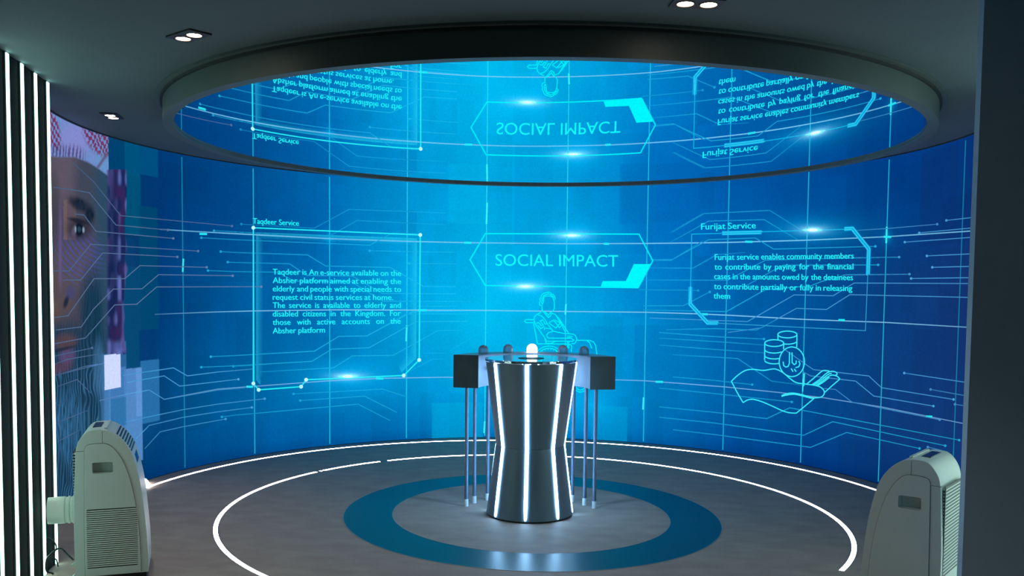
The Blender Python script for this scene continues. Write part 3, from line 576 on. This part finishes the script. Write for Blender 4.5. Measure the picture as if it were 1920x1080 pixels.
for tx, xa, ya, xb, yb, cond in (('Furijat service enables community members', 1340.2, 487.5, 1600.6, 484.8, None), ('to contribute by paying for the financial', 1339.8, 505.6, 1600, 505, .98), ('cases in the amounts owed by the detainees', 1339.2, 523.4, 1599.2, 525.4, None), ('to contribute partially or fully in releasing', 1338.8, 542, 1597.9, 545.8, .98), ('them', 1338.1, 559.8, 1368.8, 560.4, None)):
    write(ink, tx, xa, ya, xb, yb, 11.0, 10.8, cond=cond)
ink.build('service_text')

# ------------------------------------------------------------------ podium
M_pod = noise_mat('podium_metal', L4(112, 134, 146), L4(118, 140, 152), 6, .38, .44, (1, 1, .3), metal=.25)
M_top = mat('podium_top', L4(236, 240, 244), .08, .92)
M_gap = mat('black_gap', L4(16, 18, 20), .4)
pod = thing('podium', 'dark grey hourglass podium with white light strips standing in the centre of the floor', 'podium', (-.004, 0, 0))
ZT, ZW, RB, RWs, RT = 1.148, .515, .318, .253, .336
bm = BM(); add_lathe(bm, [(0, ZW + .002), (RWs, ZW + .002), (RT - .004, ZT - .022), (0, ZT - .022)], 96); obj('upper_shell', bm, M_pod, pod, smooth=50)
bm = BM(); add_lathe(bm, [(0, .012), (RB, .012), (RWs, ZW), (0, ZW)], 96); obj('lower_shell', bm, M_pod, pod, smooth=50)
bm = BM(); add_lathe(bm, [(0, 0), (RB - .012, 0), (RB - .012, .012), (0, .012)], 96); obj('plinth', bm, M_gap, pod)
bm = BM(); add_lathe(bm, [(0, ZT - .022), (RT - .002, ZT - .022), (RT + .004, ZT - .016), (RT + .004, ZT - .003), (RT, ZT), (0, ZT)], 96); tp = obj('tabletop', bm, M_top, pod)
bm = BM(); add_lathe(bm, [(0, ZT), (.095, ZT), (.095, ZT + .003), (.086, ZT + .004), (0, ZT + .002)], 64); obj('touch_plate', bm, M_gap, pod)
for k in range(8):
    a = math.radians(-90 - 5 + 45 * k - (7 if k == 6 else 0)); ca, sa = math.cos(a), math.sin(a); tx, ty = -sa, ca; bm = BM()
    prof = []
    for j in range(7): prof.append((RB + .001 + (RWs - RB) * (.028 + .972 * j / 6), .028 + (ZW - .028) * j / 6))
    for j in range(1, 9): prof.append((RWs + .001 + (RT - .004 - RWs) * j / 8, ZW + (ZT - .026 - ZW) * j / 8))
    rows = []
    for i, (r, z) in enumerate(prof):
        hw = .0122 if 0 < i else .0085
        rows.append([bm.verts.new((ca * (r + d) + tx * w, sa * (r + d) + ty * w, z)) for d, w in ((-.006, -hw), (.0035, -hw), (.0035, hw), (-.006, hw))])
    e0 = [bm.verts.new((ca * (prof[0][0] + d) + tx * w, sa * (prof[0][0] + d) + ty * w, prof[0][1] - .010)) for d, w in ((-.006, -.004), (.0035, -.004), (.0035, .004), (-.006, .004))]
    rows.insert(0, e0)
    for p, q in zip(rows[:-1], rows[1:]):
        for i in range(4): bm.faces.new((p[i], p[(i + 1) % 4], q[(i + 1) % 4], q[i]))
    bm.faces.new(rows[0]); bm.faces.new(rows[-1]); obj('light_strip', bm, E_pod, pod, smooth=30)

# ------------------------------------------------------------------ curved console with dome lamps behind the podium
M_con = noise_mat('console_grey', L4(150, 156, 168), L4(156, 162, 174), 10, .35, metal=.3)
M_end = noise_mat('console_end_dark', L4(64, 78, 80), L4(70, 84, 86), 10, .5)
M_leg = mat('leg_steel', L4(112, 128, 150), .34, .35)
M_foot = mat('white_foot', L4(235, 238, 242), .45)
M_dome = mat('frosted_dome_off', L4(214, 220, 232), .3, 0, .5); M_dome.node_tree.nodes['Principled BSDF'].inputs['Transmission Weight'].default_value = .7
E_dome = emit_mat('dome_lit', (.92, .97, 1, 1), 6.0)
con = thing('curved_console', 'grey curved console on thin legs wrapping around the back of the podium', 'console', (.02, 0, 0))
Z0, Z1 = .916, 1.156; R0, R1 = .425, .612; aa = math.radians(12)
bm = BM(); arc_band(bm, R0, R1, Z0, Z1, aa, PI - aa, 60, 0, 0); obj('curved_housing', bm, M_con, con, bevel=.003)
for s in (-1, 1):
    a = aa - .012 if s > 0 else PI - aa + .012
    c = ((R0 + R1) / 2 * math.cos(a), (R0 + R1) / 2 * math.sin(a)); bm = BM(); add_box(bm, (c[0], c[1], (Z0 + Z1) / 2), (R1 - R0 + .006, .012, Z1 - Z0 + .006), a); obj('end_panel', bm, M_end, con, smooth=None, bevel=.002)
for x, y in ((-.485, .185), (-.431, .294), (-.333, .391), (.329, .381), (.419, .28), (.486, .181)):
    bm = BM(); add_lathe(bm, [(0, .055), (.0145, .055), (.0145, Z0), (0, Z0)], 20, (x - .02, y, 0)); lg = obj('leg', bm, M_leg, con)
    bm = BM(); add_lathe(bm, [(0, 0), (.0165, 0), (.0165, .052), (.0145, .056), (0, .056)], 20, (x - .02, y, 0)); ft = obj('foot', bm, M_foot, lg)
    ft['label'] = 'white rubber foot'
for i, (px_, deg) in enumerate(((900, 139.5), (944, 113.5), (998, 92), (1055, 64.5), (1102, 42.5))):
    a = math.radians(deg); x, y = .517 * math.cos(a), .517 * math.sin(a); r = .0385 if i != 2 else .042
    bm = BM(); add_lathe(bm, [(0, 0), (r, 0), (r, .026)] + [(r * math.cos(t), .026 + r * math.sin(t)) for t in np.linspace(.15, PI / 2 - .1, 8)] + [(0, .026 + r)], 32, (x, y, Z1)); o = obj('dome_lamp', bm, E_dome if i == 2 else M_dome, con, smooth=60)
    if i == 2: o['label'] = 'lit white dome lamp'
bm = BM(); a = math.radians(146); add_tube(bm, [(r * math.cos(a), r * math.sin(a), 1.05) for r in (R0 - .03, R0 + .01)], .013, 14); obj('push_button', bm, M_gap, con)

# ------------------------------------------------------------------ portable air conditioners
M_ac = noise_mat('cream_plastic', L4(218, 216, 200), L4(221, 219, 204), 6, .32, coat=0.0) if False else noise_mat('cream_plastic', L4(206, 216, 210), L4(210, 220, 214), 6, .3)
M_acd = mat('vent_black', L4(22, 26, 32), .4)
M_seam = mat('seam_grey', L4(96, 100, 92), .6)
M_hose = noise_mat('hose_plastic', L4(216, 216, 206), L4(220, 220, 210), 8, .4)
PROF = [(.0, .03), (-.004, .2), (-.004, .42), (.006, .62), (.012, .72), (.03, .775), (.075, .822), (.13, .832), (.18, .829), (.23, .812), (.285, .77), (.335, .70), (.37, .59), (.395, .465), (.414, .29), (.425, .15), (.427, .03)]
def fill(bm, loops, w):
    es = []
    for lp in loops:
        vs = [bm.verts.new((u, w, z)) for u, z in lp]; es += [bm.edges.new((vs[i], vs[(i + 1) % len(vs)])) for i in range(len(vs))]
    bmesh.ops.triangle_fill(bm, edges=es, use_beauty=True)
def rrect(u0, z0, u1, z1, r=.008, n=4):
    o = []
    for cx, cz, a in ((u1 - r, z1 - r, 0), (u0 + r, z1 - r, 90), (u0 + r, z0 + r, 180), (u1 - r, z0 + r, 270)):
        for k in range(n + 1): t = math.radians(a + 90 * k / n); o.append((cx + r * math.cos(t), cz + r * math.sin(t)))
    return o
def tube_loop(bm, lp, w0, w1):
    a = [bm.verts.new((u, w0, z)) for u, z in lp]; b = [bm.verts.new((u, w1, z)) for u, z in lp]; n = len(lp)
    for i in range(n): bm.faces.new((a[i], a[(i + 1) % n], b[(i + 1) % n], b[i]))
    return a, b
def air_con(loc, rz, sg, label, hose):
    S, SU = 1.022, .88; t = thing('air_conditioner', label, 'air conditioner', (loc[0], loc[1], 0), rz, 'portable air conditioners')
    prof = [tuple(p) for p in spline(PROF, 4)]; Wd = .38
    HOLE = rrect(.105, .595, .225, .655, .01); GR = rrect(.068, .075, .365, .40, .006)
    panel = [tuple(p) for p in spline([(.055, .035), (.055, .3), (.062, .69), (.066, .735), (.085, .752), (.14, .757), (.2, .75), (.255, .70), (.30, .62), (.335, .51), (.36, .38), (.376, .23), (.382, .035)], 4)]
    def fin(bm, nm, m, par=t, **k):
        for v in bm.verts: v.co.y *= sg; v.co.x *= SU; v.co.z *= S
        return obj(nm, bm, m, par, **k)
    # shell with sides open at the grips and grilles
    bm = BM(); fill(bm, [prof, HOLE] + ([GR] if sg > 0 else []), 0); fill(bm, [prof, HOLE] + ([GR] if sg < 0 else []), Wd); tube_loop(bm, prof, 0, Wd)
    bmesh.ops.remove_doubles(bm, verts=bm.verts, dist=1e-5); fin(bm, 'body', M_ac, bevel=.012, seg=3, smooth=40)
    for w0, dr in ((0, -1), (Wd, 1)):
        bm = BM(); w = w0 + dr * .0065; gr = dr * sg < 0; fill(bm, [panel, HOLE] + ([GR] if gr else []), w); tube_loop(bm, panel, w0 - dr * .001, w); tube_loop(bm, HOLE, w0, w)
        if gr: tube_loop(bm, GR, w0, w)
        bmesh.ops.remove_doubles(bm, verts=bm.verts, dist=1e-5); sp = fin(bm, 'side_panel', M_ac, smooth=30, bevel=.0025)
        bm = BM(); add_tube(bm, [(u, w0 + dr * .001, z) for u, z in panel], .0026, 6); add_tube(bm, [(.165, w0 + dr * .0004, .757), (.165, w0 + dr * .0004, .824)], .0012, 6); add_tube(bm, [(.004, w0 + dr * .0004, .72), (.058, w0 + dr * .0004, .72)], .0012, 6); fin(bm, 'panel_seam', M_seam, sp)
        bm = BM(); tube_loop(bm, HOLE, w0 + dr * .006, w0 - dr * .045); fill(bm, [HOLE], w0 - dr * .045); bmesh.ops.remove_doubles(bm, verts=bm.verts, dist=1e-5); fin(bm, 'hand_grip', M_ac, sp, smooth=30)
        if dr * sg > 0: continue
        bm = BM(); n = 28
        for k in range(n):
            z = .079 + (.396 - .079) * (k + .5) / n; add_box(bm, (.2165, w0 + dr * .002, z), (.297, .009, .0068))
        fin(bm, 'side_grille', M_ac, sp, smooth=None)
        bm = BM(); fill(bm, [rrect(.06, .067, .373, .408, .004)], w0 - dr * .03); fin(bm, 'grille_backing', M_acd, sp, smooth=None)
    # front outlet slots and display on the sloping front
    P = np.array(prof); seglen = np.concatenate([[0], np.cumsum(np.hypot(*np.diff(P, axis=0).T))])
    def at(s): return np.array([np.interp(s, seglen, P[:, 0]), np.interp(s, seglen, P[:, 1])])
    s0 = seglen[np.argmin(np.hypot(P[:, 0] - .235, P[:, 1] - .81))]
    bm = BM()
    for k in range(7):
        s = s0 + .022 + k * .021; a, b = at(s - .005), at(s + .005); d = (b - a) / np.hypot(*(b - a)); nn = np.array([d[1], -d[0]]) * -1; 
        if nn[0] < 0: nn = -nn
        q = [a + nn * .0018, b + nn * .0018, b - nn * .004, a - nn * .004]
        add = [[bm.verts.new((p[0], w, p[1])) for p in q] for w in (.03, Wd - .03)]
        for i in range(4): bm.faces.new((add[0][i], add[0][(i + 1) % 4], add[1][(i + 1) % 4], add[1][i]))
        bm.faces.new(add[0]); bm.faces.new(add[1])
    fin(bm, 'air_outlet', M_acd, smooth=None)
    bm = BM(); a, b = at(s0 + .185), at(s0 + .235); d = (b - a) / np.hypot(*(b - a)); nn = np.array([d[1], -d[0]]); nn = nn if nn[0] > 0 else -nn
    add = [[bm.verts.new((p[0], w, p[1])) for p in (a + nn * .002, b + nn * .002, b - nn * .004, a - nn * .004)] for w in (.11, Wd - .11)]
    for i in range(4): bm.faces.new((add[0][i], add[0][(i + 1) % 4], add[1][(i + 1) % 4], add[1][i]))
    bm.faces.new(add[0]); bm.faces.new(add[1]); fin(bm, 'display_panel', mat('display_blue', L4(40, 80, 130), .2), smooth=None)
    # top flap with a dark finger slot
    bm = BM(); add_box(bm, (.182, Wd / 2, .834), (.02, Wd - .09, .012)); fin(bm, 'top_flap', M_ac, smooth=None, bevel=.004)
    bm = BM(); add_box(bm, (.125, Wd * .55, .8315), (.05, Wd * .5, .006)); fin(bm, 'top_slot', mat('slot_blue_black', L4(30, 48, 86), .3), smooth=None)
    # rear intake grille
    bm = BM()
    for k in range(26): add_box(bm, (-.001, Wd / 2, .30 + .40 * k / 25), (.016, Wd - .07, .0085))
    fin(bm, 'rear_grille', M_ac, smooth=None, bevel=.002)
    bm = BM(); add_box(bm, (-.0045, Wd / 2, .50), (.003, Wd - .065, .43)); fin(bm, 'rear_grille_backing', M_acd, smooth=None)
    # feet
    bm = BM(); add_box(bm, (.2125, Wd / 2, .0225), (.40, Wd - .03, .045)); fin(bm, 'base_skirt', M_acd, smooth=None)
    for w in (.012, Wd - .012):
        bm = BM(); a = [(-.004, .05), (-.075, .0), (-.063, .0), (.0, .036)]; vs = [[bm.verts.new((u, w + dw, z)) for u, z in a] for dw in (-.01, .01)]
        for i in range(4): bm.faces.new((vs[0][i], vs[0][(i + 1) % 4], vs[1][(i + 1) % 4], vs[1][i]))
        bm.faces.new(vs[0]); bm.faces.new(vs[1]); a = [(-.075, 0), (-.001, 0), (-.001, .007), (-.072, .007)]; vs = [[bm.verts.new((u, w + dw, z)) for u, z in a] for dw in (-.0098, .0098)]
        for i in range(4): bm.faces.new((vs[0][i], vs[0][(i + 1) % 4], vs[1][(i + 1) % 4], vs[1][i]))
        bm.faces.new(vs[0]); bm.faces.new(vs[1]); fin(bm, 'rear_foot', M_ac, smooth=None)
    if hose:
        bm = BM(); L = .175; pr = []
        xs_ = [0, .02, .03, .034, .042, .046, .056, .06, .07, .075, .1, L]; rs_ = [.076, .076, .076, .071, .071, .076, .076, .071, .071, .075, .075, .073]
        prev = None
        for x, r in zip(xs_, rs_):
            rg = [bm.verts.new((-.002 - x, Wd * .5 + r * math.cos(2 * PI * k / 32), .365 + r * math.sin(2 * PI * k / 32))) for k in range(32)]
            if prev:
                for k in range(32): bm.faces.new((prev[k], prev[(k + 1) % 32], rg[(k + 1) % 32], rg[k]))
            else: bm.faces.new(rg)
            prev = rg
        bm.faces.new(prev); fin(bm, 'exhaust_hose', M_hose, smooth=40)
    return t
air_con((-2.508, -1.771), .3588, 1, 'cream portable air conditioner at left with a white hose into the striplit black wall', True)
air_con((1.955, -2.3655), 2.4792, -1, 'cream portable air conditioner at right half hidden by the dark partition', False)

# cable by the left machine and a small grey plug strip at the foot of the black wall
M_cab = mat('cable_black', L4(30, 34, 34), .35)
def fl(px, py, z=0.0):
    d = ray(px, py); return CAM + d * ((z - CAM[2]) / d[2])
def aty(px, py, y):
    d = ray(px, py); return CAM + d * ((y - CAM[1]) / d[1])
bm = BM()
pts = [aty(138, 1050, -1.62), aty(127, 1040, -1.62), aty(117, 1030, -1.62), aty(110, 1028.5, -1.62), aty(103, 1032, -1.63), aty(94, 1040, -1.64), aty(88, 1048, -1.66), aty(86.5, 1060, -1.68), aty(88, 1071, -1.69), aty(97, 1074.5, -1.66), aty(100, 1076.5, -1.66)]
pts = [np.array([p[0], p[1], max(p[2], .008)]) for p in pts]
add_tube(bm, spline(pts, 5), .0055, 8)
pc = obj('power_cable', bm, M_cab, smooth=60); pc['label'] = 'thin black cable looping from the left air conditioner to the black wall'; pc['category'] = 'cable'
bm = BM(); pts = [aty(86, 1008, -1.60), aty(93, 1010, -1.58), aty(99, 1014, -1.56), aty(104, 1020, -1.55), aty(105.5, 1027, -1.55), aty(103, 1034, -1.555), aty(101, 1046, -1.56), aty(106, 1050, -1.55), aty(109, 1062, -1.5)]
pts = [np.array([p[0], p[1], max(p[2], .008)]) for p in pts]
add_tube(bm, spline(pts, 5), .004, 8)
pc = obj('thin_cable', bm, M_cab, smooth=60); pc['label'] = 'thinner black wire curling in front of the farthest light strip'; pc['category'] = 'cable'

M_rib = noise_mat('ribbed_grey', L4(120, 128, 126), L4(128, 136, 134), 12, .5)
p = fl(70, 1082); bm = BM(); prof = [(0, 0)]
for k in range(8): prof += [(.016, .004 + k * .011), (.021, .008 + k * .011)]
prof += [(.016, .094), (0, .094)]; add_lathe(bm, prof, 20)
bmesh.ops.rotate(bm, verts=bm.verts, cent=(0, 0, 0), matrix=Matrix.Rotation(math.radians(90), 3, 'Y')); bmesh.ops.rotate(bm, verts=bm.verts, cent=(0, 0, 0), matrix=Matrix.Rotation(math.radians(-130), 3, 'Z'))
rb = obj('ribbed_hose_end', bm, M_rib, smooth=60); rb.location = (p[0] + .02, p[1] + .03, .021); rb['label'] = 'short grey ribbed hose end lying at the foot of the black wall'; rb['category'] = 'hose'
